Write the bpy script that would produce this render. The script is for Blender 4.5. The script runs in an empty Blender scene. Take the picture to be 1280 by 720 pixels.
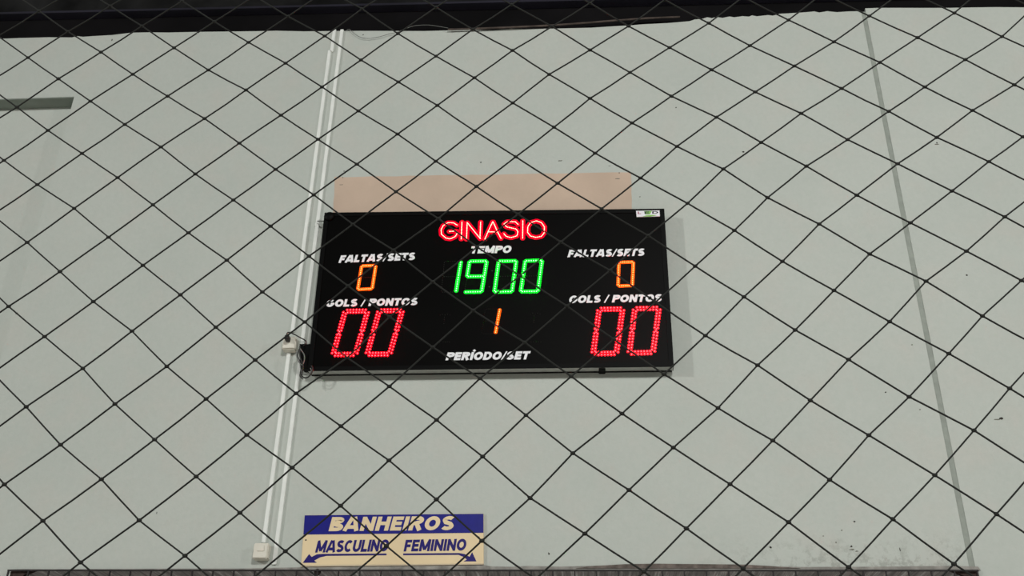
import bpy, bmesh, math, random
from mathutils import Vector, Matrix

# ------------------------------------------------------------------ camera, world, lights
scene = bpy.context.scene
C = scene.collection
CZ = 1.6                                   # eye height of the photographer
F = 1300.0                                 # focal length in pixels of the 1280 wide frame
RV = Vector((0.99746043, 0.06913799, 0.01710652))
UV = Vector((0.01846384, -0.48298457, 0.87543417))
FV = Vector((-0.06878794, 0.87289509, 0.48303455))
cam_data = bpy.data.cameras.new('camera')
cam = bpy.data.objects.new('camera', cam_data)
C.objects.link(cam)
cam_data.sensor_width = 36.0
cam_data.lens = F / 1280 * 36
cam_data.clip_start = 0.05
m = Matrix.Identity(4)
for r in range(3):
    m[r][0], m[r][1], m[r][2] = RV[r], UV[r], -FV[r]
m[2][3] = CZ
cam.matrix_world = m
scene.camera = cam

world = bpy.data.worlds.new('world')
scene.world = world
world.use_nodes = True
bgn = world.node_tree.nodes['Background']
bgn.inputs[0].default_value = (0.90, 1.0, 0.93, 1)
bgn.inputs[1].default_value = 0.12

scene.view_settings.view_transform = 'Standard'
scene.view_settings.look = 'None'
scene.view_settings.gamma = 1
scene.view_settings.exposure = -0.07


def hall_lamp(x, y, z, size, power, target=(-0.6, 5.15, 4.2)):
    l = bpy.data.lights.new('hall_lamp', 'AREA')
    l.shape = 'DISK'
    l.size = size
    l.energy = power
    l.color = (1.0, 1.0, 0.975)
    o = bpy.data.objects.new('hall_lamp', l)
    C.objects.link(o)
    o.location = (x, y, z)
    o.rotation_euler = (Vector(target) - Vector((x, y, z))).to_track_quat('-Z', 'Y').to_euler()


hall_lamp(-14.5, -5.6, 7.4, 0.7, 980, (2.0, 5.15, -3.0))    # high bay lamp, left side of the hall
hall_lamp(10.6, -2.6, 6.5, 0.6, 280, (-1.5, 5.15, -2.0))      # high bay lamp, right side
hall_lamp(2.0, -4.4, 7.4, 1.6, 530, (0.9, 3.4, 0.0))         # lamps down the middle of the hall

# ------------------------------------------------------------------ helpers
D = 5.15                                   # the wall's front plane
NET = 2.2                                  # the net's plane
BF = D - 0.08                              # front of the scoreboard


def at(u, v, y=D):
    """point on the vertical plane at depth y that was measured at (u, v)"""
    d = FV * F + RV * (u - 640) + UV * (360 - v)
    t = y / d.y
    return Vector((d.x * t, y, d.z * t + CZ))


def mat(name, color, rough=0.6, spec=0.5, metal=0.0, noise=None, bump=None, emit=None, coat=0.0):
    mt = bpy.data.materials.new(name)
    mt.use_nodes = True
    nt = mt.node_tree
    b = nt.nodes['Principled BSDF']
    b.inputs['Base Color'].default_value = (*color, 1)
    b.inputs['Roughness'].default_value = rough
    b.inputs['Specular IOR Level'].default_value = spec
    b.inputs['Metallic'].default_value = metal
    b.inputs['Coat Weight'].default_value = coat
    if emit:
        b.inputs['Emission Color'].default_value = (*emit[0], 1)
        b.inputs['Emission Strength'].default_value = emit[1]
    if noise or bump:
        g = nt.nodes.new('ShaderNodeNewGeometry')
    if noise:
        sc, amt = noise
        n = nt.nodes.new('ShaderNodeTexNoise')
        n.inputs['Scale'].default_value = sc
        n.inputs['Detail'].default_value = 4
        nt.links.new(g.outputs['Position'], n.inputs['Vector'])
        r = nt.nodes.new('ShaderNodeMapRange')
        r.inputs[1].default_value = 0.3
        r.inputs[2].default_value = 0.7
        r.inputs[3].default_value = 1 - amt
        r.inputs[4].default_value = 1 + amt
        nt.links.new(n.outputs[0], r.inputs[0])
        v = nt.nodes.new('ShaderNodeVectorMath')
        v.operation = 'SCALE'
        v.inputs[0].default_value = color
        nt.links.new(r.outputs[0], v.inputs['Scale'])
        nt.links.new(v.outputs[0], b.inputs['Base Color'])
    if bump:
        sc, st = bump
        n = nt.nodes.new('ShaderNodeTexNoise')
        n.inputs['Scale'].default_value = sc
        n.inputs['Detail'].default_value = 5
        nt.links.new(g.outputs['Position'], n.inputs['Vector'])
        bp = nt.nodes.new('ShaderNodeBump')
        bp.inputs['Strength'].default_value = st
        bp.inputs['Distance'].default_value = 0.01
        nt.links.new(n.outputs[0], bp.inputs['Height'])
        nt.links.new(bp.outputs[0], b.inputs['Normal'])
    return mt


def wall_paint():
    mt = bpy.data.materials.new('wall_paint')
    mt.use_nodes = True
    nt = mt.node_tree
    N, L = nt.nodes, nt.links
    b = N['Principled BSDF']
    b.inputs['Roughness'].default_value = 0.75
    b.inputs['Specular IOR Level'].default_value = 0.25
    g = N.new('ShaderNodeNewGeometry')

    def noise(scale, detail=4, vec=None, rough=0.55):
        n = N.new('ShaderNodeTexNoise')
        n.inputs['Scale'].default_value = scale
        n.inputs['Detail'].default_value = detail
        n.inputs['Roughness'].default_value = rough
        L.new(vec or g.outputs['Position'], n.inputs['Vector'])
        return n.outputs[0]

    def rng(x, a, b_, c, d):
        r = N.new('ShaderNodeMapRange')
        for k, val in zip((1, 2, 3, 4), (a, b_, c, d)):
            r.inputs[k].default_value = val
        L.new(x, r.inputs[0])
        return r.outputs[0]

    def math_(op, a, b_):
        n = N.new('ShaderNodeMath')
        n.operation = op
        for k, v in enumerate((a, b_)):
            if isinstance(v, (int, float)):
                n.inputs[k].default_value = v
            else:
                L.new(v, n.inputs[k])
        return n.outputs[0]

    def mix(f, a, b_):
        n = N.new('ShaderNodeMix')
        n.data_type = 'RGBA'
        L.new(f, n.inputs[0])
        for k, v in ((6, a), (7, b_)):
            if isinstance(v, tuple):
                n.inputs[k].default_value = (*v, 1)
            else:
                L.new(v, n.inputs[k])
        return n.outputs[2]
    base = mix(rng(noise(1.6, 3), 0.3, 0.7, 0, 1), (0.49, 0.520, 0.480), (0.525, 0.550, 0.508))
    pink = mix(rng(noise(4.5, 3), 0.5, 0.75, 0, 0.5), base, (0.54, 0.52, 0.475))
    fine = mix(rng(noise(38, 5, rough=0.7), 0.35, 0.65, 0, 0.22), pink, (0.40, 0.45, 0.40))
    # soiled plaster along the top of the opening at z = 2.86
    sep = N.new('ShaderNodeSeparateXYZ')
    L.new(g.outputs['Position'], sep.inputs[0])
    near = rng(sep.outputs[2], 2.85, 3.06, 1, 0)
    right = rng(sep.outputs[0], 0.4, 1.1, 0.0, 1.0)
    spots = rng(noise(22, 6, rough=0.75), 0.50, 0.62, 0, 1)
    left = rng(sep.outputs[0], 1.75, 1.86, 1.0, 0.0)
    dirt = math_('MULTIPLY', math_('MULTIPLY', near, math_('MULTIPLY', right, left)), spots)
    col = mix(math_('MULTIPLY', dirt, 0.55), fine, (0.20, 0.20, 0.17))
    L.new(col, b.inputs['Base Color'])
    bp = N.new('ShaderNodeBump')
    bp.inputs['Strength'].default_value = 0.35
    bp.inputs['Distance'].default_value = 0.012
    h = math_('ADD', noise(14, 5), math_('MULTIPLY', noise(90, 3), 0.25))
    L.new(h, bp.inputs['Height'])
    L.new(bp.outputs[0], b.inputs['Normal'])
    return mt


M = dict(
    wall=wall_paint(),
    patch=mat('peach_paint', (0.56, 0.43, 0.335), 0.8, 0.2, noise=(5, 0.06), bump=(30, 0.3)),
    sealant=mat('joint_filler', (0.30, 0.325, 0.29), 0.8, 0.2, noise=(20, 0.1)),
    plaster=mat('raw_plaster', (0.30, 0.285, 0.26), 0.9, 0.2, noise=(18, 0.3), bump=(40, 0.5)),
    soffit=None,
    browned=mat('browned_plaster', (0.15, 0.125, 0.11), 0.9, 0.2, noise=(30, 0.4)),
    lintel=mat('lintel_shade', (0.22, 0.25, 0.22), 0.8, 0.2, noise=(12, 0.08)),  # shade under the recess head put into a darker green-grey
    steel=mat('unlit_steel', (0.0035, 0.003, 0.0035), 0.6, 0.1, noise=(3, 0.5)),  # beam's lack of light put into a near-black colour
    lip=mat('lip_highlight', (0.014, 0.013, 0.022), 0.6, 0.3, noise=(2, 0.4)),  # faint highlight along the flange put into a lighter bluish colour
    upper=mat('upper_steel', (0.010, 0.010, 0.010), 0.8, 0.1, noise=(4, 0.8)),  # upper beam face, blotchy dark grey
    roof=mat('roof_sheet_dark', (0.006, 0.006, 0.006), 0.8, 0.1, noise=(6, 0.6)),
    concrete=mat('floor_concrete', (0.60, 0.56, 0.52), 0.5, 0.4, noise=(2, 0.1)),
    black=mat('black_housing', (0.0035, 0.0035, 0.0035), 0.5, 0.06),
    face=mat('black_acrylic', (0.0026, 0.0025, 0.0024), 0.42, 0.04, noise=(2.5, 0.15)),
    alu=mat('aluminium_edge', (0.42, 0.42, 0.40), 0.45, 0.5, metal=0.6, noise=(25, 0.1)),
    print=mat('white_print', (0.86, 0.86, 0.88), 0.5, 0.3),
    plastic=mat('white_plastic', (0.80, 0.82, 0.78), 0.5, 0.4, noise=(12, 0.05)),
    cream=mat('cream_plastic', (0.72, 0.69, 0.60), 0.45, 0.4, noise=(10, 0.04)),
    cord=mat('net_cord', (0.015, 0.016, 0.014), 0.8, 0.25),
    cable=mat('black_cable', (0.015, 0.014, 0.013), 0.5, 0.4),
    greycable=mat('grey_cable', (0.16, 0.165, 0.155), 0.5, 0.4),
    brown=mat('brown_strip', (0.075, 0.058, 0.050), 0.8, 0.2, noise=(20, 0.4)),
    bars=mat('grille_steel', (0.020, 0.016, 0.016), 0.6, 0.3, noise=(30, 0.4)),
    rust=mat('rusty_plate', (0.045, 0.030, 0.026), 0.8, 0.2, noise=(25, 0.6), bump=(30, 0.5)),
    blue=mat('sign_blue', (0.009, 0.010, 0.20), 0.4, 0.3, noise=(30, 0.08)),
    signcream=mat('sign_cream', (0.80, 0.64, 0.40), 0.45, 0.3, noise=(4, 0.05)),
    signback=mat('sign_plate', (0.62, 0.52, 0.38), 0.6, 0.3),
    navy=mat('sign_navy', (0.018, 0.011, 0.15), 0.4, 0.3),
    hole=mat('drilled_hole', (0.05, 0.045, 0.04), 0.9, 0.1),
    scuff=mat('scuffed_plaster', (0.20, 0.20, 0.17), 0.9, 0.1),
    screw=mat('screw_steel', (0.10, 0.09, 0.07), 0.5, 0.4, metal=0.5),
    red=mat('led_red', (0.2, 0.01, 0.01), 0.3, 0.05, emit=((1.0, 0.0030, 0.0034), 200)),
    redtxt=mat('led_red_text', (0.2, 0.01, 0.01), 0.3, 0.05, emit=((1.0, 0.014, 0.0095), 150)),
    green=mat('led_green', (0.01, 0.2, 0.02), 0.3, 0.05, emit=((0.009, 1.0, 0.011), 130)),
    orange=mat('led_orange', (0.2, 0.06, 0.01), 0.3, 0.05, emit=((1.0, 0.0105, 0.0030), 150)),
    redglow=mat('led_glow_red', (0.2, 0.01, 0.01), 0.3, 0.05, emit=((0.85, 0.0, 0.022), 1)),  # glow around lit LEDs put into oversized emissive discs, all three colours
    greenglow=mat('led_glow_green', (0.01, 0.2, 0.02), 0.3, 0.05, emit=((0.0, 0.62, 0.025), 1)),
    orangeglow=mat('led_glow_orange', (0.2, 0.06, 0.01), 0.3, 0.05, emit=((0.90, 0.13, 0.0), 1)),
    unlit=mat('led_unlit', (0.035, 0.035, 0.032), 0.3, 0.3),
    stickerwhite=mat('sticker_white', (0.80, 0.78, 0.82), 0.4),
    stickergreen=mat('sticker_green', (0.22, 0.50, 0.08), 0.4),
    stickerred=mat('sticker_red', (0.35, 0.04, 0.10), 0.4),
    stickerblack=mat('sticker_black', (0.01, 0.01, 0.02), 0.4),
)


def soffit_mat():
    mt = bpy.data.materials.new('streaked_soffit')
    mt.use_nodes = True
    nt = mt.node_tree
    b = nt.nodes['Principled BSDF']
    b.inputs['Roughness'].default_value = 0.8
    g = nt.nodes.new('ShaderNodeNewGeometry')
    mp = nt.nodes.new('ShaderNodeMapping')
    mp.inputs['Scale'].default_value = (30, 1.2, 1.2)
    nt.links.new(g.outputs['Position'], mp.inputs[0])
    n = nt.nodes.new('ShaderNodeTexNoise')
    n.inputs['Scale'].default_value = 1.6
    n.inputs['Detail'].default_value = 5
    n.inputs['Roughness'].default_value = 0.7
    nt.links.new(mp.outputs[0], n.inputs['Vector'])
    r = nt.nodes.new('ShaderNodeValToRGB')
    e = r.color_ramp.elements
    e[0].position, e[0].color = 0.40, (0.26, 0.24, 0.24, 1)
    e[1].position, e[1].color = 0.66, (0.95, 0.94, 0.94, 1)
    k = r.color_ramp.elements.new(0.55)
    k.color = (0.50, 0.465, 0.47, 1)
    nt.links.new(n.outputs[0], r.inputs[0])
    nt.links.new(r.outputs[0], b.inputs['Base Color'])
    return mt


M['soffit'] = soffit_mat()


def link(name, bm, material, parent=None, smooth=False):
    me = bpy.data.meshes.new(name)
    bmesh.ops.recalc_face_normals(bm, faces=bm.faces)
    bm.to_mesh(me)
    bm.free()
    if smooth:
        for p in me.polygons:
            p.use_smooth = True
    for mm in (material if isinstance(material, (list, tuple)) else [material]):
        me.materials.append(mm)
    o = bpy.data.objects.new(name, me)
    C.objects.link(o)
    if parent:
        o.parent = parent
        o.matrix_parent_inverse = Matrix.Translation(-parent.location)
    return o


def thing(name, label, cat, loc, group=None):
    o = bpy.data.objects.new(name, None)
    C.objects.link(o)
    o.location = loc
    o.empty_display_size = 0.1
    o['label'] = label
    o['category'] = cat
    if group:
        o['group'] = group
    return o


def tag(o, label, cat, group=None):
    o['label'] = label
    o['category'] = cat
    if group:
        o['group'] = group
    return o


def box(bm, x0, x1, y0, y1, z0, z1, mi=0, bevel=0):
    r = bmesh.ops.create_cube(bm, size=1)
    vs = r['verts']
    for v in vs:
        v.co = Vector(((x0 + x1) / 2 + v.co.x * (x1 - x0), (y0 + y1) / 2 + v.co.y * (y1 - y0),
                       (z0 + z1) / 2 + v.co.z * (z1 - z0)))
    fs = {f for v in vs for f in v.link_faces}
    for f in fs:
        f.material_index = mi
    if bevel:
        es = list({e for v in vs for e in v.link_edges})
        bmesh.ops.bevel(bm, geom=es, offset=bevel, segments=2, affect='EDGES')


def prism(bm, pts, y0, y1, mi=0):
    """pts: (x, z) outline, extruded from y0 (front) to y1 (back)"""
    a = [bm.verts.new((p[0], y0, p[1])) for p in pts]
    b = [bm.verts.new((p[0], y1, p[1])) for p in pts]
    fs = [bm.faces.new(a), bm.faces.new(b[::-1])]
    n = len(pts)
    for i in range(n):
        fs.append(bm.faces.new((a[i], b[i], b[(i + 1) % n], a[(i + 1) % n])))
    for f in fs:
        f.material_index = mi


def tube(bm, pts, r, sides=6, closed_ends=True):
    rings = []
    n = len(pts)
    prev = None
    for i, p in enumerate(pts):
        t = (pts[min(i + 1, n - 1)] - pts[max(i - 1, 0)]).normalized()
        ref = prev if prev is not None else (Vector((0, 1, 0)) if abs(t.y) < 0.9 else Vector((1, 0, 0)))
        u = (ref - t * ref.dot(t)).normalized()
        prev = u
        w = t.cross(u)
        rings.append([bm.verts.new(p + (u * math.cos(k * 2 * math.pi / sides) + w * math.sin(k * 2 * math.pi / sides)) * r)
                      for k in range(sides)])
    for a, b in zip(rings, rings[1:]):
        for k in range(sides):
            bm.faces.new((a[k], a[(k + 1) % sides], b[(k + 1) % sides], b[k]))
    if closed_ends:
        bm.faces.new(rings[0][::-1])
        bm.faces.new(rings[-1])


def spline(pts, n=8):
    """Catmull-Rom through Vectors"""
    P = [pts[0]] + list(pts) + [pts[-1]]
    out = []
    for i in range(1, len(P) - 2):
        for k in range(n):
            t = k / n
            a, b, c, d = P[i - 1], P[i], P[i + 1], P[i + 2]
            out.append(0.5 * ((2 * b) + (c - a) * t + (2 * a - 5 * b + 4 * c - d) * t * t + (3 * b - a - 3 * c + d) * t ** 3))
    out.append(pts[-1])
    return out


def disc(bm, c, r, depth, sides=16, dome=False):
    """short cylinder or dome facing the hall (towards -y)"""
    back = [bm.verts.new((c.x + r * math.cos(k * 2 * math.pi / sides), c.y, c.z + r * math.sin(k * 2 * math.pi / sides))) for k in range(sides)]
    k2 = 0.75 if dome else 1.0
    fr = [bm.verts.new((c.x + (v.co.x - c.x) * k2, c.y - depth * (0.65 if dome else 1), c.z + (v.co.z - c.z) * k2)) for v in back]
    for k in range(sides):
        bm.faces.new((back[k], back[(k + 1) % sides], fr[(k + 1) % sides], fr[k]))
    if dome:
        tip = bm.verts.new((c.x, c.y - depth, c.z))
        for k in range(sides):
            bm.faces.new((fr[k], fr[(k + 1) % sides], tip))
    else:
        bm.faces.new(fr)
    bm.faces.new(back[::-1])


def xz(pts, y):
    out = []
    for p in pts:
        q = at(p[0], p[1], y)
        out.append((q.x, q.z))
    return out


def arc(cx, cz, rx, rz, a0, a1, n=12):
    return [(cx + rx * math.cos(math.radians(a0 + (a1 - a0) * k / n)), cz + rz * math.sin(math.radians(a0 + (a1 - a0) * k / n))) for k in range(n + 1)]


def glyph(ch, w):
    """heavy sans serif capitals: (advance width, centre line strokes) in a box one unit high, w = stroke width"""
    h = w / 2
    g = {
        'A': (0.92, [[(h * .75, 0), (0.40, 1)], [(0.52, 1), (0.92 - h * .75, 0)], [(0.22, .28), (0.70, .28)]]),
        'B': (0.76, [[(h, 0), (h, 1)], [(h, 1 - h)] + arc(.44, .76, .24 - h * .2, .24 - h, 90, -90, 8) + [(h, .52)], [(h, .52)] + arc(.46, .27, .30 - h * .5, .27 - h, 90, -90, 8) + [(h, h)]]),
        'C': (0.80, [arc(.42, .5, .42 - h, .5 - h, 48, 312, 16)]),
        'D': (0.82, [[(h, 0), (h, 1)], [(h, 1 - h)] + arc(.36, .5, .46 - h, .5 - h, 90, -90, 10) + [(h, h)]]),
        'E': (0.66, [[(h, 0), (h, 1)], [(h, 1 - h), (.66, 1 - h)], [(h, .51), (.61, .51)], [(h, h), (.66, h)]]),
        'F': (0.63, [[(h, 0), (h, 1)], [(h, 1 - h), (.63, 1 - h)], [(h, .48), (.56, .48)]]),
        'G': (0.86, [arc(.43, .5, .43 - h, .5 - h, 48, 330, 16) + [(.86 - h, .46)], [(.46, .42), (.86, .42)]]),
        'H': (0.80, [[(h, 0), (h, 1)], [(.80 - h, 0), (.80 - h, 1)], [(h, .52), (.80 - h, .52)]]),
        'I': (w, [[(h, 0), (h, 1)]]),
        '\u00cd': (w, [[(h, 0), (h, 1)], [(h, 1.10), (h + .16, 1.26)]]),
        'L': (0.62, [[(h, 0), (h, 1)], [(h, h), (.62, h)]]),
        'M': (1.0, [[(h, 0), (h, 1)], [(1 - h, 0), (1 - h, 1)], [(h * .9, 1), (.5, .12)], [(1 - h * .9, 1), (.5, .12)]]),
        'N': (0.82, [[(h, 0), (h, 1)], [(.82 - h, 0), (.82 - h, 1)], [(h, .92), (.82 - h, .08)]]),
        'O': (0.90, [arc(.45, .5, .45 - h, .5 - h, 0, 360, 24)]),
        'P': (0.74, [[(h, 0), (h, 1)], [(h, 1 - h)] + arc(.46, .70, .28 - h * .6, .30 - h, 90, -90, 8) + [(h, .40 + h * .4)]]),
        'R': (0.80, [[(h, 0), (h, 1)], [(h, 1 - h)] + arc(.46, .72, .28 - h * .6, .28 - h, 90, -90, 8) + [(h, .45)], [(.42, .46), (.80 - h, 0)]]),
        'S': (0.76, [arc(.38, .73, .36 - h, .27 - h, 30, 200, 9) + [(.24, .56), (.52, .46)] + arc(.38, .28, .38 - h, .28 - h, 25, -155, 9)]),
        'T': (0.72, [[(.36, 0), (.36, 1)], [(0, 1 - h), (.72, 1 - h)]]),
        'U': (0.80, [[(h, 1)] + arc(.40, .40, .40 - h, .40 - h, 180, 360, 10) + [(.80 - h, 1)]]),
        '/': (0.36, [[(0.03, -.02), (.33, 1.02)]]),
        ' ': (0.30, []),
    }
    return g[ch]


def lettering(name, text, quad, y, depth, material, parent, weight=0.22, label=None, spacing=0.09):
    """text laid into the quad (bottom left, bottom right, top right, top left of its capitals) on the plane y"""
    BL, BR, TR, TL = [at(p[0], p[1], y) for p in quad]
    total, items = 0.0, []
    for ch in text:
        w_ = weight * (0.55 if ch == '/' else 1)
        adv, strokes = glyph(ch, w_)
        items.append((total, w_, strokes))
        total += adv + spacing
    total -= spacing
    bm = bmesh.new()

    def put(x, z, yy):
        s_, t_ = x / total, 1 - z
        p = TL * (1 - s_) * (1 - t_) + TR * s_ * (1 - t_) + BR * s_ * t_ + BL * (1 - s_) * t_
        return (p.x, yy, p.z)
    for k, (x0, w_, strokes) in enumerate(items):
        for q, st in enumerate(strokes):
            n = len(st)
            closed = n > 3 and abs(st[0][0] - st[-1][0]) + abs(st[0][1] - st[-1][1]) < 1e-6
            rows = []
            for i in range(n):
                a = st[i - 1] if i else (st[-2] if closed else st[0])
                b = st[i + 1] if i < n - 1 else (st[1] if closed else st[-1])
                dx, dz = b[0] - a[0], b[1] - a[1]
                l = math.hypot(dx, dz)
                nx, nz = -dz / l, dx / l
                # mitre at corners
                if 0 < i < n - 1 or closed:
                    e = (st[i][0] - a[0], st[i][1] - a[1])
                    le = math.hypot(*e) or 1
                    c_ = max(0.6, abs((e[0] * dx + e[1] * dz) / (le * l)))
                else:
                    c_ = 1
                hw = w_ / 2 / c_
                px, pz = st[i]
                yf = y - depth - 0.00002 * q
                rows.append([bm.verts.new(put(x0 + px + nx * hw, pz + nz * hw, yf)), bm.verts.new(put(x0 + px - nx * hw, pz - nz * hw, yf)),
                             bm.verts.new(put(x0 + px - nx * hw, pz - nz * hw, y)), bm.verts.new(put(x0 + px + nx * hw, pz + nz * hw, y))])
            for r0, r1 in zip(rows, rows[1:]):
                for e in range(4):
                    bm.faces.new((r0[e], r0[(e + 1) % 4], r1[(e + 1) % 4], r1[e]))
            bm.faces.new(rows[0][::-1])
            bm.faces.new(rows[-1])
    o = link(name, bm, material, parent)
    if label:
        o['label'] = label
    return o


# ------------------------------------------------------------------ the setting
XL, XR = -7.0, 5.2
top = [(-7.0, 6.50)] + [(p[0], p[1]) for p in xz([(0, 48.5), (25, 47.5), (45, 47), (60, 46.6), (90, 46.8), (97, 45.2), (104, 46), (118, 45),
      (140, 43.8), (150, 42.6), (165, 40.8), (185, 40.4), (210, 40.6), (250, 39.8), (320, 39), (345, 38.4), (380, 39.2), (430, 38.6), (480, 38.6), (530, 38.8), (575, 37.6),
      (590, 37.2), (615, 37.8), (640, 36), (654, 36.2), (700, 35.6), (740, 34.6), (770, 32.6), (790, 31.6), (800, 30.6), (835, 28.8), (862, 26.5), (868, 24.4), (878, 23.4),
      (884, 21.6), (890, 22.6), (896, 21.2), (903, 22.4), (912, 20.6), (918, 21.6), (928, 20.2), (936, 20.8), (940, 19.2), (946, 20.4), (960, 18.8), (966, 19.6),
      (975, 17.2), (990, 16.4), (1008, 15.2), (1018, 14.2), (1024, 15.6), (1034, 14.0), (1046, 15.2), (1062, 14.2)], D)]
JX0, JX1 = 1.818, 1.847                     # expansion joint
top = [p for p in top if p[0] < JX0 - 0.02] + [(JX0, 6.443)]
OX0, OX1, OZ0, OZ1 = -2.94, 1.857, 1.85, 2.863   # barred opening
NX0, NX1, NZ0, NZ1 = -5.0, -3.31, 3.3, 5.945     # blind recess on the left
W1 = D + 0.25
bm = bmesh.new()
box(bm, XL, XR, D, W1, 0, OZ0)
box(bm, XL, OX0, D, W1, OZ0, OZ1)
box(bm, OX1, XR, D, W1, OZ0, OZ1)
box(bm, XL, JX0, D, W1, OZ1, NZ0)
box(bm, XL, NX0, D, W1, NZ0, NZ1)
box(bm, NX1, JX0, D, W1, NZ0, NZ1)
box(bm, NX0, NX1, D + 0.10, W1, NZ0, NZ1)
prism(bm, [(XL, NZ1)] + top + [(JX0, NZ1)], D, W1)
box(bm, JX1, XR, D, W1, OZ1, 6.40)
pr = xz([(1084, 10.6), (1100, 9.8), (1180, 9.9), (1240, 8.9), (1280, 9.2)], D)
prism(bm, [(JX1, 6.40)] + [(JX1, 6.466)] + pr[1:] + [(XR, 6.43), (XR, 6.40)], D, W1)
wall = link('wall_back', bm, M['wall'])
wall['kind'] = 'structure'

bm = bmesh.new()
box(bm, JX0, JX1, D + 0.003, D + 0.08, OZ1, 6.44)
jt = link('expansion_joint', bm, M['sealant'], wall)
jt['label'] = 'narrow darker vertical joint in the pale green wall'

bm = bmesh.new()
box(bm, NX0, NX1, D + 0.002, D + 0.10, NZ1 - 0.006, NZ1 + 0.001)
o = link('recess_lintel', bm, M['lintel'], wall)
o['label'] = 'underside with its shade coloured dark green-grey, over the blind recess at the left'

# peach rectangle left unpainted behind the scoreboard, edges a little wavy
random.seed(4)
edge = []
cor = [(416.5, 267), (418.5, 221.5), (789, 215.5), (790, 266)]
for a, b in zip(cor, cor[1:]):
    n = 24 if abs(a[0] - b[0]) > 100 else 6
    for k in range(n):
        t = k / n
        edge.append((a[0] + (b[0] - a[0]) * t + random.uniform(-.4, .4), a[1] + (b[1] - a[1]) * t + random.uniform(-.5, .5)))
edge.append(cor[-1])
edge += [(790.5, 300), (416, 300)]
bm = bmesh.new()
prism(bm, xz(edge, D), D - 0.0012, D + 0.002)
pt = link('paint_patch', bm, M['patch'], wall)
pt['label'] = 'peach rectangle of old paint above the scoreboard'


def blot(bm, u, v, ru, rv, seed, y=D):
    random.seed(seed)
    c = at(u, v, y)
    n = 9
    pts = []
    for k in range(n):
        a = k * 2 * math.pi / n
        q = random.uniform(0.55, 1.15)
        pts.append((c.x + ru * 0.0042 * q * math.cos(a), c.z + rv * 0.0046 * q * math.sin(a)))
    prism(bm, pts, y - 0.0015, y + 0.003)


for k, (u, v, ru, rv) in enumerate([(430, 214, .8, 1.0), (428.5, 222, .9, .9), (426.5, 231, 2.6, .5), (773, 207, 1.4, .9), (774, 216, .8, 1.1), (772, 223.5, 3.4, .6),
        (601, 203, 1.2, 1.2), (762, 207.5, 2.2, .5), (700, 201, 4, .9), (800, 246, .9, .9), (1208.5, 344, 1.3, 1.3), (929, 190, 2.0, 1.2),
        (1251, 523, 3.2, 1.5), (1246, 524.5, 5, .7), (1171, 180.5, 4.4, .7), (1171, 178.5, 1.0, 1.3), (1150, 512, 1.2, .8), (1107, 490.5, 1, 1), (1140, 431, 1.4, .8),
        (21, 392, 1.6, 1.6), (140, 50, .9, 1.8), (454, 43.5, 1, 1), (686, 692, 1.0, 1.6), (1052, 663, .9, .9), (1068, 652, 1.3, 1), (1065, 687, 3, .8),
        (1071, 689, 2, .8), (1064, 683, 1.4, 1), (1029, 670, 1, .8), (1045, 678, 1.2, .8), (963, 684, 1.6, 1.4), (196, 641, .5, 1.4), (1125, 687, .6, 2.4), (845, 134.5, .8, 1.0)]):
    bm = bmesh.new()
    yy = D - 0.0012 if k in (1, 2, 4, 5) else D
    blot(bm, u, v, ru, rv, k, yy)
    o = link('wall_mark', bm, M['hole'] if rv >= 1 else M['scuff'], wall)

# barred opening: soffit, reveals and a dim space behind
bm = bmesh.new()
box(bm, OX0 - 0.1, OX1 + 0.1, D + 0.25, D + 1.6, OZ1, OZ1 + 0.12)
box(bm, OX0, OX1, D + 0.012, D + 0.25, OZ1 - 0.003, OZ1 + 0.002)
o = link('ceiling', bm, M['soffit'])
o['kind'] = 'structure'
bm = bmesh.new()
box(bm, OX0 - 0.1, OX1 + 0.1, D + 1.6, D + 1.7, 0, OZ1 + 0.12)
box(bm, OX0 - 0.2, OX0 - 0.1, D + 0.25, D + 1.7, 0, OZ1 + 0.12)
box(bm, OX1 + 0.1, OX1 + 0.2, D + 0.25, D + 1.7, 0, OZ1 + 0.12)
o = link('wall_corridor', bm, M['wall'])
o['kind'] = 'structure'
bm = bmesh.new()
box(bm, -9, 9, -12, D + 1.7, -0.1, 0)
o = link('floor', bm, M['concrete'])
o['kind'] = 'structure'

# ragged plaster lip over the opening
lipu = [(12, 712.2), (30, 711.6), (60, 711.8), (200, 711.2), (300, 711), (372, 709.6), (604, 706.8), (616, 708.4), (640, 708.8), (660, 707.8), (700, 708.6), (742, 707.6), (760, 706.8),
        (780, 705.6), (820, 704.9), (850, 705.3), (930, 706), (960, 708.4), (1000, 709), (1080, 708.8), (1130, 708.4), (1180, 707.8), (1200, 708), (1222, 708.5)]
pts = xz(lipu, D)
bm = bmesh.new()
prism(bm, [(OX0 - 0.005, OZ1 - 0.004)] + pts + [(OX1 + 0.01, OZ1 - 0.004)], D - 0.006, D + 0.01)
o = link('trim_1', bm, M['plaster'])
o['kind'] = 'structure'
bm = bmesh.new()
prism(bm, xz([(720, 710.6), (735, 708.2), (760, 706.6), (780, 705.4), (820, 704.7), (850, 705.1), (930, 705.8), (962, 707.6), (1000, 710.6)], D - 0.006), D - 0.009, D)
link('broken_edge', bm, M['browned'], o)

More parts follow.
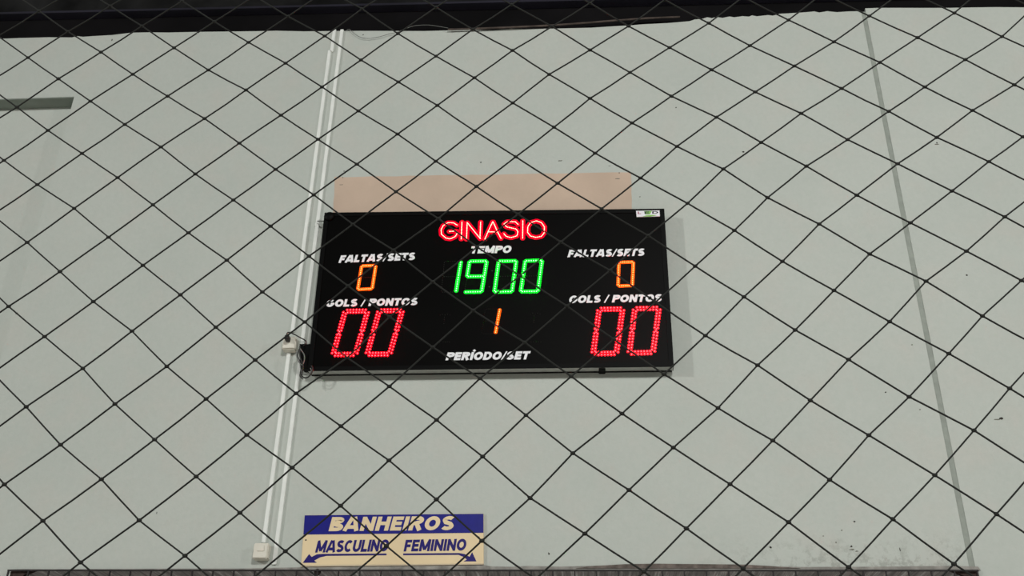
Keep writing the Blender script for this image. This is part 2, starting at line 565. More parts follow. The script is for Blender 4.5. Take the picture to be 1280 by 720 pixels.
# roof: dark beam over the wall with a small lip, sheet roof rising into the hall
bm = bmesh.new()
box(bm, XL, XR, D + 0.02, D + 0.10, 6.40, 6.72)
o = link('trim_2', bm, M['steel'])
o['kind'] = 'structure'
bm = bmesh.new()
a, b = at(0, 23.5, D), at(1280, -6, D)
sl = (b.z - a.z) / (b.x - a.x)
zz = lambda x: a.z + sl * (x - a.x)
vs = [(XL, D - 0.05), (XR, D - 0.05)]
prism(bm, [(XL, zz(XL)), (XR, zz(XR)), (XR, zz(XR) + 0.018), (XL, zz(XL) + 0.018)], D - 0.045, D + 0.10)
beam = link('trim_3', bm, M['lip'])
beam['kind'] = 'structure'
bm = bmesh.new()
prism(bm, [(XL, zz(XL) + 0.018), (XR, zz(XR) + 0.018), (XR, zz(XR) + 0.30), (XL, zz(XL) + 0.30)], D - 0.012, D + 0.10)
beam = link('trim_4', bm, M['upper'])
beam['kind'] = 'structure'
bm = bmesh.new()
prev = None
n = 120
for k in range(n + 1):
    x = XL + (XR - XL) * k / n
    dz = 0.02 if k % 4 in (1, 2) else 0
    r = [bm.verts.new((x, D + 0.1, 6.98 + dz)), bm.verts.new((x, -1.0, 8.6 + dz)), bm.verts.new((x, -1.0, 8.62 + dz)), bm.verts.new((x, D + 0.1, 7.0 + dz))]
    if prev:
        for q in range(4):
            bm.faces.new((prev[q], prev[(q + 1) % 4], r[(q + 1) % 4], r[q]))
    prev = r
o = link('roof', bm, M['roof'])
o['kind'] = 'structure'

# brown strip hanging along the beam above the wall top
bm = bmesh.new()
P = [at(u, v, D - 0.02) for u, v in [(560, 37.0), (600, 35.6), (640, 34.0), (690, 31.6), (735, 28.4), (775, 25.2), (815, 22.6), (850, 21.2)]]
tube(bm, spline(P, 5), 0.0065, 6)
tag(link('loose_strip', bm, M['brown']), 'brown loose strip running along the dark beam above the wall top', 'strip')
bm = bmesh.new()
P = [at(u, v, D - 0.015) for u, v in [(433, 38), (437, 37), (444, 43), (452, 47), (462, 48), (474, 46), (486, 42.5), (497, 40), (515, 33), (530, 31.3), (542, 32), (560, 35)]]
tube(bm, spline(P, 6), 0.0018, 6)
tag(link('loose_cable', bm, M['greycable']), 'thin loose cable looping below the dark beam beside the conduit tops', 'cable')

# grille in front of the opening
g = thing('window_grille', 'dark steel bar grille across the opening below the sign', 'grille', (OX0, D - 0.01, 1.85))
bm = bmesh.new()
box(bm, OX0 - 0.01, OX1 - 0.003, D - 0.018, D - 0.010, OZ1 - 0.012, OZ1 - 0.005)
link('top_rail', bm, M['bars'], g)
bm = bmesh.new()
box(bm, OX0 - 0.01, OX1 - 0.003, D - 0.018, D - 0.010, 1.86, 1.868)
link('bottom_rail', bm, M['bars'], g)
me0 = None
nb = 46
for k in range(nb):
    x = OX0 - 0.006 + k * (OX1 - OX0 - 0.004) / (nb - 1)
    if me0 is None:
        bm = bmesh.new()
        box(bm, x - 0.0035, x + 0.0035, D - 0.016, D - 0.009, 1.868, OZ1 - 0.0125)
        ob = link('bar', bm, M['bars'], g)
        me0, xb = ob, x
    else:
        o = me0.copy()
        C.objects.link(o)
        o.location = me0.location + Vector((x - xb, 0, 0))
for sx, x in ((1, OX0), (-1, OX1)):
    bm = bmesh.new()
    prism(bm, [(x, OZ1 - 0.004), (x + sx * 0.13, OZ1 - 0.004), (x + sx * 0.07, OZ1 - 0.03), (x + sx * 0.10, OZ1 - 0.07), (x, OZ1 - 0.10)], D + 0.0, D + 0.02)
    link('corner_plate', bm, M['rust'], g)
bm = bmesh.new()
disc(bm, at(397, 715, D - 0.0), 0.018, 0.012, 14, True)
link('fixing_bolt', bm, M['rust'], g)

# ------------------------------------------------------------------ conduits, outlet, switch
def conduit(name, x, z0, z1, label, jog=None, clips=()):
    t = thing(name, label, 'conduit', (x, D - 0.01, z0), 'white surface conduits left of the scoreboard')
    segs = [(x, z0, z1)] if not jog else [(x, z0, jog[0]), (x + jog[1], jog[0] - 0.012, z1)]
    for xx, a, b in segs:
        bm = bmesh.new()
        box(bm, xx - 0.011, xx + 0.011, D - 0.013, D + 0.001, a, b, bevel=0.0025)
        link('trunking', bm, M['plastic'], t)
    for z in clips:
        bm = bmesh.new()
        box(bm, x - 0.0125, x + 0.0125, D - 0.0145, D + 0.001, z - 0.012, z + 0.012, bevel=0.002)
        link('joint_cover', bm, M['plastic'], t)
    return t


conduit('wall_conduit', -1.643, 1.395 + CZ, 2.48 + CZ, 'left white conduit, lower run between outlet box and light switch')
conduit('wall_conduit', -1.640, 2.59 + CZ, 4.842 + CZ, 'left white conduit, upper run from the dark beam to the outlet box', jog=(4.66 + CZ, 0.014))
conduit('wall_conduit', -1.575, 1.285 + CZ, 4.838 + CZ, 'right white conduit passing the left edge of the scoreboard', clips=(3.30 + CZ,))


def wall_box(name, label, cat, x0, x1, z0, z1, d):
    t = thing(name, label, cat, ((x0 + x1) / 2, D, z0))
    bm = bmesh.new()
    box(bm, x0, x1, D - d, D, z0, z1, bevel=0.006)
    link('housing', bm, M['cream'], t)
    return t


a, b = at(317.5, 678.5, D - 0.045), at(334.0, 698.5, D - 0.045)
sw = wall_box('light_switch', 'cream surface light switch at the foot of the left conduit', 'switch', a.x, b.x, b.z, a.z, 0.045)
bm = bmesh.new()
box(bm, a.x + .004, b.x - .004, D - 0.049, D - 0.044, b.z + .004, a.z - .004, bevel=0.002)
link('cover_plate', bm, M['cream'], sw)
bm = bmesh.new()
cx, cz = (a.x + b.x) / 2, (a.z + b.z) / 2
box(bm, cx - 0.017, cx + 0.019, D - 0.053, D - 0.048, cz - 0.004, cz + 0.026, bevel=0.002)
link('rocker', bm, M['cream'], sw)

a, b = at(354.2, 420.5, D - 0.055), at(368.8, 436.0, D - 0.055)
ob = wall_box('outlet_box', 'cream surface outlet box on the left conduit beside the scoreboard', 'outlet', a.x, b.x, b.z, a.z, 0.055)
bm = bmesh.new()
box(bm, a.x + .004, b.x - .004, D - 0.058, D - 0.054, b.z + .004, a.z - .004, bevel=0.0015)
link('cover_plate', bm, M['cream'], ob)

pc = thing('power_cable', 'black power cable from the outlet box to the scoreboard', 'cable', at(360.5, 425, D - 0.06))
bm = bmesh.new()
p = at(360.6, 425, D - 0.058)
box(bm, p.x - 0.012, p.x + 0.012, D - 0.10, D - 0.0585, p.z - 0.016, p.z + 0.014, bevel=0.004)
link('plug', bm, M['cable'], pc)
bm = bmesh.new()
P = [at(360, 424, D - 0.09), at(358.5, 418, D - 0.10), at(361, 415.5, D - 0.095), at(368, 418, D - 0.08), at(376, 422.5, D - 0.088), at(381.5, 425.5, D - 0.092), at(382.5, 429, D - 0.092), at(379, 432, D - 0.090)]
tube(bm, spline(P, 6), 0.0035, 8)
link('cord', bm, M['cable'], pc, True)

# cables bundled below the scoreboard's left corner
sc_ = thing('spare_cable', 'loose grey and black cable loops at the scoreboard lower left corner', 'cable', at(378, 462, D - 0.03))
for col, r, P in (('greycable', 0.0030, [(371, 438), (371, 446), (374, 453), (378, 456), (380.5, 450), (380, 443), (376, 437), (374, 434)]),
                  ('cable', 0.0040, [(375, 432), (375, 445), (379, 458), (377, 466), (378, 471), (384, 472), (389, 467), (391, 461), (389, 457)]),
                  ('greycable', 0.0028, [(376, 462), (378, 467), (384, 468), (389, 464), (388, 460)]),
                  ('cable', 0.0028, [(374, 436), (372, 444), (375, 452), (376, 460), (375, 470), (379, 474)])):
    bm = bmesh.new()
    tube(bm, spline([at(u, v, D - 0.090) for u, v in P], 6), r, 7)
    link('cable_loop', bm, M[col], sc_, True)

# ------------------------------------------------------------------ scoreboard
FC = [at(406.0, 266.0, BF), at(830.0, 261.0, BF), at(842.0, 458.0, BF), at(384.5, 463.5, BF)]   # TL TR BR BL
sb = thing('scoreboard', 'large black electronic scoreboard with red, green and orange digits on the wall', 'scoreboard', ((FC[2].x + FC[3].x) / 2, D, FC[3].z))
cen = sum(FC, Vector()) / 4


def inset(d):
    out = []
    for p, sx, sz in zip(FC, (1, -1, -1, 1), (-1, -1, 1, 1)):
        out.append((p.x + sx * d, p.z + sz * d))
    return out


bm = bmesh.new()
prism(bm, inset(0.001), BF + 0.006, D - 0.028)
link('housing', bm, M['alu'], sb)
bm = bmesh.new()
prism(bm, inset(0.004), D - 0.028, D)
link('back_panel', bm, M['black'], sb)
bm = bmesh.new()
prism(bm, inset(0.020), BF + 0.004, BF + 0.0065)
link('front_panel', bm, M['face'], sb)
o4, i4 = inset(0.0), inset(0.024)
for k in range(4):
    bm = bmesh.new()
    q = [o4[k], o4[(k + 1) % 4], i4[(k + 1) % 4], i4[k]]
    prism(bm, q, BF, BF + 0.006)
    link('frame_strip', bm, M['black'], sb)
# side skins stay black, only the underside is bare aluminium
for k in (0, 1, 3):
    bm = bmesh.new()
    p, q = o4[k], o4[(k + 1) % 4]
    nx, nz = {0: (0, 0.0015), 1: (0.0015, 0), 3: (-0.0015, 0)}[k]
    prism(bm, [p, q, (q[0] + nx, q[1] + nz), (p[0] + nx, p[1] + nz)], BF, D - 0.02)
    link('side_skin', bm, M['black'], sb)
for u, v in ((430.5, 461.5), (752.5, 460.5)):
    p = at(u, v, BF + 0.03)
    bm = bmesh.new()
    box(bm, p.x - 0.018, p.x + 0.018, BF + 0.012, D, p.z - 0.012, p.z + 0.010, bevel=0.003)
    link('mounting_clamp', bm, M['black'], sb)
bm = bmesh.new()
disc(bm, at(411.5, 270.5, BF), 0.032, 0.012, 20, True)
link('corner_cap', bm, M['black'], sb, True)
bm = bmesh.new()
tube(bm, [at(397, 276.5, D - 0.03), at(409, 276.5, BF + 0.01)], 0.004, 6)
link('tie_wire', bm, M['greycable'], sb)
p0, p1 = at(375.5, 430, D - 0.05), at(387, 458, D - 0.05)
bm = bmesh.new()
prism(bm, xz([(374.5, 430), (388, 430), (385, 461), (378, 461), (375, 450)], D - 0.05), D - 0.05, D - 0.004)
link('cable_gland', bm, M['black'], sb)

FY = BF + 0.004                             # surface of the front panel


def pj(c, s, t):
    TL, TR, BR, BL = c
    return TL * (1 - s) * (1 - t) + TR * s * (1 - t) + BR * s * t + BL * (1 - s) * t


def led(bm, p, r, h=0.006, sides=6, lens=0):  # lens: radius of the imitated glow disc, 0 for none
    """a dome; a lit one sits on a wider emissive disc that stands in for its glow"""
    if lens:  # radius of the disc that imitates the LED's glow
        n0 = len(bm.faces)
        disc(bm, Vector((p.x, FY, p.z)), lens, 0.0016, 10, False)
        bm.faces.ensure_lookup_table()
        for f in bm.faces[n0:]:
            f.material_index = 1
    disc(bm, Vector((p.x, FY, p.z)), r, h, sides, True)


SEG = {'a': ((0, 0), (1, 0)), 'b': ((1, 0), (1, .5)), 'c': ((1, .5), (1, 1)), 'd': ((0, 1), (1, 1)), 'e': ((0, .5), (0, 1)), 'f': ((0, 0), (0, .5)), 'g': ((0, .5), (1, .5))}


GLOW = {'led_red': M['redglow'], 'led_green': M['greenglow'], 'led_orange': M['orangeglow']}  # imitated glow disc for each LED colour


def digit(corners, lit, material, rows, n, gap, r, label, lens=0.0088):  # lens: radius of the imitated glow disc around each lit LED
    c = [at(u, v, FY) for u, v in corners]
    d = bpy.data.objects.new('digit', None)
    C.objects.link(d)
    d.location = pj(c, .5, 1)
    d.parent = sb
    d.matrix_parent_inverse = Matrix.Translation(-sb.location)
    d['label'] = label
    ctr = pj(c, .5, .5)
    for s, (p, q) in SEG.items():
        on = s in lit
        if not on and material is M['red']:
            continue
        A, B = pj(c, *p), pj(c, *q)
        dr = (B - A)
        ln = dr.length
        dr.normalize()
        nr = Vector((dr.z, 0, -dr.x))
        if nr.dot(ctr - (A + B) / 2) < 0:
            nr = -nr                        # towards the digit's centre
        e0 = 0.009 if rows == 2 else 0.008
        bm = bmesh.new()
        nn = n[0] if s in 'adg' else n[1]
        rr = r if on else r * 0.55
        hh = 0.006 if on else 0.003
        for row in range(rows if on else 1):
            off = (row - (rows - 1) / 2) * gap if on else 0
            # inner row of a horizontal bar is shorter, outer one nearly full
            a0, a1 = e0, ln - e0
            if s in 'ad':
                a0 = a1 = None
                a0, a1 = (e0 * 1.25, ln - e0 * 1.25) if row == 0 and rows == 2 else (e0 * 1.7, ln - e0 * 1.7) if rows == 2 else (e0, ln - e0)
            elif rows == 2 and s in 'bcef':
                a0, a1 = e0 * 0.9, ln - e0 * 0.9
                if s in 'bf':
                    a0 = e0 * (0.9 if row == 0 else 1.7)
                    a1 = ln - e0 * 1.5
                else:
                    a0 = e0 * 1.5
                    a1 = ln - e0 * (0.9 if row == 0 else 1.7)
            for k in range(nn):
                t = a0 + (a1 - a0) * k / (nn - 1)
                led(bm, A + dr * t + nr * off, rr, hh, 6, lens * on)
        if rows == 2 and on and s in 'bcef':
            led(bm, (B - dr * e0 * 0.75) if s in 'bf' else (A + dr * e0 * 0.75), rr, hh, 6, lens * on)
        o = link('segment' if on else 'unlit_segment', bm, [material, GLOW[material.name]] if on else M['unlit'], d)
    return d


digit([(431.5, 389.2), (459.5, 389), (444.5, 443), (416.5, 443.3)], 'abcdef', M['red'], 2, (7, 7), 0.0160, 0.0030, 'large red zero, first of the left points pair')
digit([(474, 388.7), (503, 388.2), (487.2, 442.7), (459, 443)], 'abcdef', M['red'], 2, (7, 7), 0.0160, 0.0030, 'large red zero, second of the left points pair')
digit([(749, 386.8), (778.3, 386.3), (770.5, 441.7), (741.5, 442.2)], 'abcdef', M['red'], 2, (7, 7), 0.0160, 0.0030, 'large red zero, first of the right points pair')
digit([(793.5, 386), (823.7, 385.5), (816.3, 440.6), (786.7, 441.4)], 'abcdef', M['red'], 2, (7, 7), 0.0160, 0.0030, 'large red zero, second of the right points pair')
OR = dict(rows=1, n=(7, 6), gap=0.006, r=0.0032, lens=0.0105)  # lens: radius of the imitated glow disc
digit([(452.2, 332.5), (469.8, 332), (465.3, 361), (447.3, 362)], 'abcdef', M['orange'], label='orange zero for the left fouls', **OR)
digit([(773.7, 328), (791.8, 327.6), (790.4, 357), (772.6, 357.6)], 'abcdef', M['orange'], label='orange zero for the right fouls', **OR)
digit([(606.5, 386.3), (625, 386), (619.3, 417), (602.3, 417.5)], 'bc', M['orange'], label='orange one above the word for period', **OR)
GR = dict(rows=1, n=(7, 7), gap=0.006, r=0.0040, lens=0.0130)  # lens: radius of the imitated glow disc
digit([(555.6, 326.8), (576.2, 326.6), (570, 365), (551.5, 365.4)], 'bc', M['green'], label='green one, first digit of the time', **GR)
digit([(587, 326.8), (608.5, 326.4), (602, 364.8), (580.6, 365.2)], 'abcdfg', M['green'], label='green nine in the time display', **GR)
digit([(623.4, 326.6), (645.4, 326.2), (640, 364.6), (618, 365)], 'abcdef', M['green'], label='green zero, third digit of the time', **GR)
digit([(656.5, 326.2), (677.6, 325.6), (672.4, 364.2), (651, 364.6)], 'abcdef', M['green'], label='green zero, last digit of the time', **GR)

bm = bmesh.new()
for u, v in ((615.4, 338.5), (611.5, 358.7)):
    led(bm, at(u, v, FY), 0.0036, 0.003, 8)
link('colon_dots', bm, M['unlit'], sb)
for dots in ([(550 + 3.1 * k, 394 - (k % 2)) for k in range(5)] + [(555.5 - .2 * k, 396.5 + 2.6 * k) for k in range(4)] + [(554 + 2.6 * k, 427.5) for k in range(4)],
             [(662.8 + 3.1 * k, 392.5 - (k % 2)) for k in range(5)] + [(667.8 - .2 * k, 395 + 2.6 * k) for k in range(4)] + [(664 + 3 * k, 427.5) for k in range(5)]):
    bm = bmesh.new()
    for u, v in dots:
        led(bm, at(u, v, FY), 0.0019, 0.0025, 6)
    link('possession_arrow', bm, M['unlit'], sb)['kind'] = 'stuff'

# LED word over the clock, measured strokes
K = lambda *p: [(540 + a / 8, 265 + b / 8) for a, b in p]
WORD = [
    ('G', [K((250, 132), (215, 110), (160, 108), (112, 138), (92, 178), (95, 225), (140, 263), (185, 270), (232, 248), (248, 225), (248, 192), (175, 196))]),
    ('I', [K((300, 104), (293, 270))]),
    ('N', [K((345, 272), (352, 110)), K((356, 112), (482, 266)), K((480, 262), (487, 104))]),
    ('A', [K((530, 270), (560, 200), (606, 102)), K((612, 102), (656, 200), (690, 264)), K((566, 200), (648, 200))]),
    ('S', [K((860, 125), (832, 99), (750, 99), (722, 122), (745, 150), (842, 172), (860, 200), (850, 240), (790, 258), (742, 246), (720, 220))]),
    ('I', [K((908, 92), (906, 262))]),
    ('O', [K((1040, 92), (985, 108), (958, 150), (956, 205), (985, 242), (1040, 256), (1095, 245), (1122, 210), (1124, 150), (1095, 108), (1050, 92))])]
for ch, strokes in WORD:
    bm = bmesh.new()
    for st in strokes:
        P = [at(u, v, FY) for u, v in st]
        L_ = sum((b - a).length for a, b in zip(P, P[1:]))
        nn = max(2, round(L_ / 0.0078))
        step = L_ / nn
        acc, i = 0.0, 0
        for k in range(nn + 1):
            t = k * step
            while i < len(P) - 2 and acc + (P[i + 1] - P[i]).length < t:
                acc += (P[i + 1] - P[i]).length
                i += 1
            dd = (P[i + 1] - P[i])
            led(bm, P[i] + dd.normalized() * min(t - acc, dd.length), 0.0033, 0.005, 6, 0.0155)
    o = link('display_letter', bm, [M['redtxt'], M['redglow']], sb)
    o['label'] = 'red lit letter %s' % ch

CAP = [('FALTAS/SETS', [(423, 328.7), (518, 325), (520.3, 315.6), (426.3, 319.4)], 'caption FALTAS/SETS, left'),
       ('GOLS / PONTOS', [(406.8, 383.8), (521, 381.5), (523.4, 372.2), (409.4, 374.6)], 'caption GOLS / PONTOS, left'),
       ('FALTAS/SETS', [(709.2, 321.6), (804.8, 319.8), (807, 310.6), (712, 312.4)], 'caption FALTAS/SETS, right'),
       ('GOLS / PONTOS', [(710.4, 379), (826.5, 377), (828.5, 367.7), (712.8, 369.6)], 'caption GOLS / PONTOS, right'),
       ('TEMPO', [(587.3, 317), (638.2, 316.2), (640.4, 306.8), (589.6, 308)], 'caption TEMPO'),
       ('PER\u00cdODO/SET', [(556.8, 450.4), (660.5, 449.3), (663.4, 439.0), (559.8, 440.6)], 'caption PER\u00cdODO/SET')]
for text, quad, lab in CAP:
    lettering('caption', text, quad, FY, 0.0008, M['print'], sb, weight=0.27, label='white ' + lab, spacing=0.07)

# maker's sticker in the top right corner
st = [(795.0, 263.6), (824.4, 263.0), (824.8, 270.4), (795.8, 271.2)]
bm = bmesh.new()
prism(bm, xz(st, BF), BF - 0.0006, BF + 0.004)
o = link('sticker', bm, M['stickerwhite'], sb)
o['label'] = 'small white sticker with the letters LED'
bm = bmesh.new()
prism(bm, xz([(803, 270.8), (808, 269.2), (814, 268.6), (821, 269), (818, 270.0), (812, 270.8)], BF), BF - 0.001, BF - 0.0005)
prism(bm, xz([(805, 264), (815, 263.6), (812.5, 268), (806.5, 268.2)], BF), BF - 0.0008, BF - 0.0005)
link('swoosh', bm, M['stickergreen'], o)
for ch, q, mm in (('L', [(797.2, 267.6), (801.4, 267.5), (801.2, 264.4), (797.2, 264.5)], 'stickerred'),
                  ('E', [(805.6, 267.4), (811.6, 267.2), (811.6, 264.2), (805.6, 264.4)], 'stickerblack'),
                  ('D', [(815.2, 267.2), (822.8, 267.0), (822.6, 263.9), (815.2, 264.1)], 'stickerblack')):
    lettering('sticker_letter', ch, q, BF - 0.0006, 0.0005, M[mm], o, weight=0.2)

# ------------------------------------------------------------------ toilet sign
SY = D - 0.012
sg = thing('toilet_sign', 'blue and cream BANHEIROS sign with two arrows above the barred opening', 'sign', at(490, 706, D))
bm = bmesh.new()
prism(bm, xz([(381.0, 643.8), (604.4, 642.0), (604.6, 705.5), (376.0, 708.3)], SY), SY, D)
link('plate', bm, M['signback'], sg)
bm = bmesh.new()
prism(bm, xz([(379.2, 668.2), (604.3, 666.0), (604.6, 704.4), (376.4, 706.6)], SY), SY - 0.001, SY)
link('cream_panel', bm, M['signcream'], sg)
bm = bmesh.new()
prism(bm, xz([(381.0, 644.2), (604.2, 642.3), (604.3, 666.2), (379.3, 668.4)], SY), SY - 0.001, SY)
link('blue_panel', bm, M['blue'], sg)
bm = bmesh.new()
prism(bm, xz([(383, 666.6), (604, 664.6), (604, 665.0), (383, 667.0)], SY), SY - 0.0016, SY - 0.001)
LY = SY - 0.001
bm.free()
lettering('title', 'BANHEIROS', [(410.6, 664.0), (565.6, 662.6), (570.4, 645.0), (415.4, 646.4)], LY, 0.0008, M['signcream'], sg, weight=0.25, spacing=0.10, label='cream italic title BANHEIROS')
lettering('word', 'MASCULINO', [(393.8, 690.8), (484.6, 689.2), (487.6, 674.2), (397.6, 675.8)], LY, 0.0008, M['navy'], sg, weight=0.24, label='navy italic word MASCULINO', spacing=0.055)
lettering('word', 'FEMININO', [(504.4, 689.4), (581.8, 688.2), (584.0, 673.4), (507.4, 674.8)], LY, 0.0008, M['navy'], sg, weight=0.24, label='navy italic word FEMININO', spacing=0.075)
for pts in ([(378.4, 703.6), (386.4, 692.6), (389.6, 696.2), (396, 693.0), (403, 692.4), (483.2, 691.9), (483.2, 694.1), (408, 694.9), (400, 696.8), (392.8, 700.8), (396.0, 703.4)],
            [(504.0, 691.9), (574, 691.3), (581, 692.6), (587, 696.0), (590.2, 690.2), (595.6, 701.8), (579.6, 701.8), (583.6, 699.4), (579, 696.0), (573, 693.6), (504.0, 694.1)]):
    bm = bmesh.new()
    prism(bm, xz(pts, LY), LY - 0.0008, LY + 0.0002)
    link('arrow', bm, M['navy'], sg)
for u, v in ((382.3, 675), (598.4, 671.5)):
    bm = bmesh.new()
    disc(bm, at(u, v, LY), 0.0045, 0.003, 10, True)
    link('screw', bm, M['screw'], sg)

# ------------------------------------------------------------------ safety net in front
NODES = "-7,2,-1.5859,3.6060;-6,1,-1.3714,3.6169;-5,0,-1.1573,3.6236;-4,-1,-0.9410,3.6342;-6,2,-1.4757,3.5229;-5,1,-1.2601,3.5305;-4,0,-1.0425,3.5367;-6,3,-1.5725,3.4248;-5,2,-1.3634,3.4379;-4,1,-1.1441,3.4471;-3,0,-0.9235,3.4601;-5,3,-1.4622,3.3399;-4,2,-1.2474,3.3527;-3,1,-1.0252,3.3645;-2,1,-0.9155,3.2774;-7,1,-1.4886,3.7005;-6,0,-1.2686,3.7118;-5,-1,-1.0541,3.7185;-2,-2,-0.6092,3.5544;-1,-2,-0.4976,3.4710;-2,-3,-0.5112,3.6473;-1,-3,-0.3981,3.5591;0,-3,-0.2879,3.4772;-3,-2,-0.7216,3.6481;-3,-1,-0.8232,3.5521;-2,-1,-0.7098,3.4622;-2,0,-0.8132,3.3681;-1,-1,-0.6003,3.3746;0,-2,-0.3852,3.3854;-1,0,-0.7015,3.2826;0,-1,-0.4872,3.2928;1,-2,-0.2811,3.2955;-4,-2,-0.8381,3.7282;-3,-3,-0.6231,3.7470;-1,-4,-0.2985,3.6532;0,-4,-0.1847,3.5705;1,-4,-0.0831,3.4805;1,-3,-0.1810,3.3857;1,-5,0.0294,3.5624;0,-5,-0.0752,3.6536;1,-6,0.1381,3.6444;2,-5,0.1359,3.4783;2,-4,0.0261,3.3931;2,-3,-0.0705,3.3003;2,-6,0.2470,3.5613;2,-7,0.3594,3.6448;3,-7,0.4642,3.5586;3,-6,0.3547,3.4782;3,-5,0.2422,3.3922;3,-4,0.1347,3.3068;4,-6,0.4630,3.3975;4,-5,0.3551,3.3176;5,-5,0.4626,3.2321;0,-6,0.0327,3.7367;3,-8,0.5773,3.6461;4,-9,0.7962,3.6502;4,-8,0.6894,3.5621;4,-7,0.5747,3.4819;5,-10,1.0236,3.6502;5,-9,0.9116,3.5667;5,-8,0.7999,3.4847;5,-7,0.6881,3.4005;5,-6,0.5742,3.3220;6,-10,1.1315,3.5602;6,-9,1.0216,3.4847;6,-8,0.9016,3.3967;6,-7,0.7974,3.3201;6,-6,0.6809,3.2334;7,-9,1.1290,3.3947;7,-8,1.0077,3.3152;7,-7,0.9034,3.2326;8,-8,1.1148,3.2269;-5,4,-1.5621,3.2421;-4,3,-1.3474,3.2583;-3,2,-1.1307,3.2723;-4,4,-1.4481,3.1594;-3,3,-1.2311,3.1751;-2,2,-1.0201,3.1801;-3,4,-1.3288,3.0802;-2,3,-1.1176,3.0854;-1,2,-0.9045,3.0942;-3,5,-1.4308,2.9784;-2,4,-1.2166,2.9887;-1,3,-1.0075,2.9965;-2,5,-1.3223,2.8891;-1,4,-1.1089,2.9024;0,3,-0.8942,2.9126;-1,1,-0.8048,3.1882;0,0,-0.5887,3.1979;1,-1,-0.3798,3.2005;0,1,-0.6932,3.1042;1,0,-0.4782,3.1073;2,-1,-0.2702,3.1176;0,2,-0.7950,3.0110;1,2,-0.6849,2.9193;1,1,-0.5817,3.0110;2,0,-0.3638,3.0222;2,1,-0.4716,2.9316;3,1,-0.3680,2.8390;2,-2,-0.1702,3.2077;3,-3,0.0361,3.2123;4,-4,0.2472,3.2268;3,-2,-0.0617,3.1212;4,-3,0.1496,3.1307;5,-4,0.3599,3.1520;4,-2,0.0485,3.0400;5,-3,0.2632,3.0502;4,-1,-0.0545,2.9449;5,-2,0.1605,2.9580;6,-3,0.3719,2.9676;6,-4,0.4617,3.0616;5,-1,0.0644,2.8612;6,-2,0.2698,2.8684;6,-5,0.5678,3.1540;7,-6,0.7934,3.1541;7,-5,0.6800,3.0624;8,-7,1.0163,3.1534;8,-6,0.9111,3.0681;7,-4,0.5782,2.9806;8,-5,0.7960,2.9782;9,-6,1.0214,2.9894;7,-3,0.4784,2.8769;8,-4,0.6863,2.8926;9,-5,0.9130,2.8949;9,-4,0.8052,2.8151;-2,6,-1.4320,2.7915;-1,5,-1.2159,2.8008;0,4,-0.9968,2.8155;-1,6,-1.3183,2.7058;0,5,-1.1004,2.7167;1,4,-0.8927,2.7239;0,6,-1.2023,2.6188;1,5,-0.9960,2.6210;2,4,-0.7827,2.6346;0,7,-1.3185,2.5211;1,6,-1.1036,2.5257;2,5,-0.8860,2.5359;1,3,-0.7902,2.8192;2,3,-0.6742,2.7341;3,4,-0.6735,2.5474;4,3,-0.4547,2.5622;4,4,-0.5592,2.4649;5,3,-0.3397,2.4777;5,2,-0.2436,2.5796;4,2,-0.3583,2.6615;2,2,-0.5776,2.8318;3,2,-0.4677,2.7444;4,1,-0.2658,2.7579;3,3,-0.5611,2.6375;6,2,-0.1359,2.4872;6,1,-0.0325,2.5817;7,1,0.0808,2.4887;7,0,0.1799,2.5844;8,0,0.2957,2.4998;7,-1,0.2807,2.6811;7,-2,0.3786,2.7819;8,-1,0.3933,2.6038;5,1,-0.1407,2.6705;6,0,0.0681,2.6754;5,0,-0.0408,2.7655;8,-3,0.5897,2.7948;8,-2,0.4879,2.6921;9,-3,0.7050,2.7100;9,-2,0.5988,2.6148;9,-1,0.5015,2.5158;10,-3,0.8234,2.6264;10,-2,0.7186,2.5218;10,-4,0.9160,2.7207;11,-3,0.9392,2.5393;11,-2,0.8435,2.4411;1,7,-1.2122,2.4256;2,6,-0.9912,2.4363;3,5,-0.7760,2.4456;1,8,-1.3221,2.3315;2,7,-1.0972,2.3424;3,6,-0.8783,2.3473;2,8,-1.2109,2.2470;3,7,-0.9906,2.2473;4,6,-0.7653,2.2636;3,8,-1.1037,2.1546;4,7,-0.8732,2.1689;4,5,-0.6607,2.3668;5,4,-0.4421,2.3822;6,3,-0.2316,2.3896;5,5,-0.5418,2.2786;6,4,-0.3303,2.2920;5,6,-0.6528,2.1786;6,5,-0.4332,2.1896;7,4,-0.2275,2.2005;7,2,-0.0309,2.3958;7,3,-0.1248,2.2941;8,2,0.0899,2.3110;8,1,0.1910,2.4071;8,3,-0.0074,2.2155;9,2,0.2081,2.2262;9,1,0.3076,2.3229;9,3,0.1146,2.1351;9,0,0.4089,2.4216;10,-1,0.6174,2.4321;10,0,0.5201,2.3314;11,-1,0.7424,2.3402;10,1,0.4231,2.2390;11,0,0.6396,2.2447;12,-1,0.8533,2.2548;11,1,0.5346,2.1442;12,0,0.7477,2.1508"
meas = {}
for t in NODES.split(';'):
    i, j, x, z = t.split(',')
    meas[(int(i), int(j))] = (float(x), float(z))


AX, AZ = (0.11113444, -0.10294855, -0.5946249), (-0.08619183, -0.09353548, 3.1884406)
resid = {k: (p[0] - AX[0] * k[0] - AX[1] * k[1] - AX[2], p[1] - AZ[0] * k[0] - AZ[1] * k[1] - AZ[2]) for k, p in meas.items()}


def node(i, j):
    if (i, j) in meas:
        x, z = meas[(i, j)]
        return Vector((x, NET, z))
    sw_, sx, sz = 0.02, 0.0, 0.0
    for (a, b), (rx, rz) in resid.items():
        d2 = (a - i) ** 2 + (b - j) ** 2
        if d2 < 60:
            w = math.exp(-d2 / 1.6)
            sw_ += w
            sx += w * rx
            sz += w * rz
    x = AX[0] * i + AX[1] * j + AX[2] + sx / sw_
    z = AZ[0] * i + AZ[1] * j + AZ[2] + sz / sw_
    return Vector((x, NET, z))


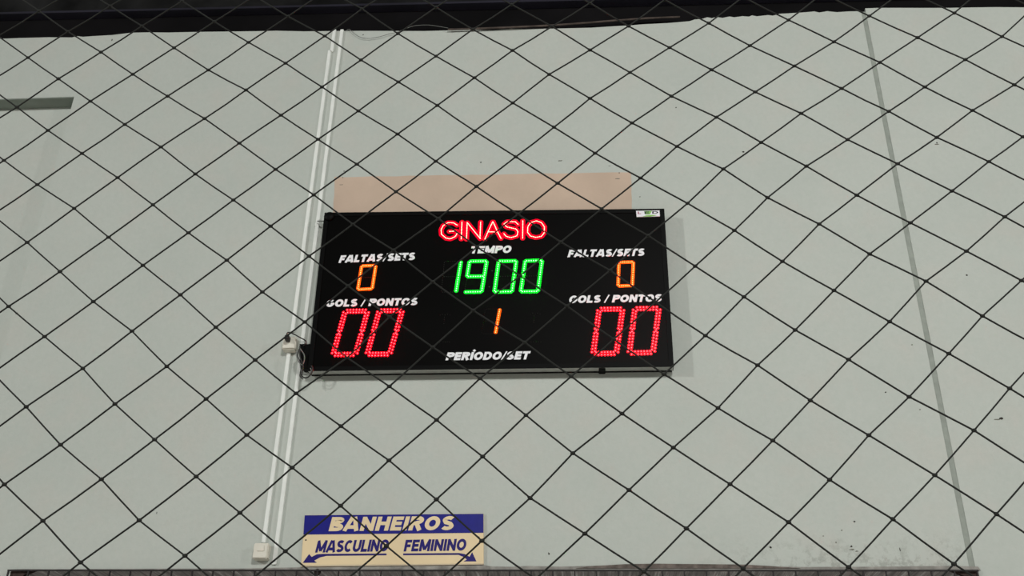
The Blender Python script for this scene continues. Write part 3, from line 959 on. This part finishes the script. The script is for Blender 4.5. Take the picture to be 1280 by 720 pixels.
RX0, RX1, RZ0, RZ1 = -2.3, 1.9, 0.012, 4.15
net = thing('safety_net', 'black diamond mesh safety net stretched in front of the wall', 'net', ((RX0 + RX1) / 2, NET, 0))
cache = {}
inside = lambda p: RX0 <= p.x <= RX1 and RZ0 <= p.z <= RZ1
for i in range(-50, 60):
    for j in range(-50, 60):
        x = AX[0] * i + AX[1] * j + AX[2]
        z = AZ[0] * i + AZ[1] * j + AZ[2]
        if RX0 - 0.3 < x < RX1 + 0.3 and RZ0 - 0.3 < z < RZ1 + 0.3:
            cache[(i, j)] = node(i, j)


def clip(p, q):
    """point where p (inside) -> q (outside) leaves the net's border"""
    t = 1.0
    d = q - p
    for lo, hi, a, dd in ((RX0, RX1, p.x, d.x), (RZ0, RZ1, p.z, d.z)):
        if dd > 1e-9:
            t = min(t, (hi - a) / dd)
        elif dd < -1e-9:
            t = min(t, (lo - a) / dd)
    return p + d * t


rng_ = random.Random(2)


def strand(seq):
    pts = []
    for k, p in enumerate(seq):
        if p is None:
            continue
        if inside(p):
            if not pts and k > 0 and seq[k - 1] is not None:
                pts.append(clip(p, seq[k - 1]))
            pts.append(p)
            if k + 1 < len(seq) and seq[k + 1] is not None and not inside(seq[k + 1]):
                pts.append(clip(p, seq[k + 1]))
                break
    if len(pts) > 1:
        out = [pts[0]]
        for a, b in zip(pts, pts[1:]):      # a cord sags a hair between its knots
            sag = Vector((0, rng_.uniform(-.0015, .0015), -0.0006))
            out += [(a + b) / 2 + sag, b]
        bm = bmesh.new()
        tube(bm, out, 0.0021, 6)
        link('cord', bm, M['cord'], net, True)


for i in range(-50, 60):
    s = [cache.get((i, j)) for j in range(-50, 60)]
    if any(s):
        strand(s)
for j in range(-50, 60):
    s = [cache.get((i, j)) for i in range(-50, 60)]
    if any(s):
        strand(s)
bm = bmesh.new()
for (i, j), p in cache.items():
    if not inside(p):
        continue
    r = bmesh.ops.create_icosphere(bm, subdivisions=1, radius=1)
    ang = rng_.uniform(-0.5, 0.5)
    R_ = Matrix.Rotation(ang, 3, 'Y')
    for v in r['verts']:
        c = R_ @ Vector((v.co.x * 0.0068, v.co.y * 0.005, v.co.z * 0.0050))
        v.co = c + p
o = link('knots', bm, M['cord'], net, True)
o['kind'] = 'stuff'
bm = bmesh.new()
bp = [Vector((RX0, NET, RZ0)), Vector((RX1, NET, RZ0)), Vector((RX1, NET, RZ1)), Vector((RX0, NET, RZ1))]
for k in range(4):
    tube(bm, [bp[k], bp[(k + 1) % 4]], 0.006, 8)
link('border_rope', bm, M['cord'], net, True)
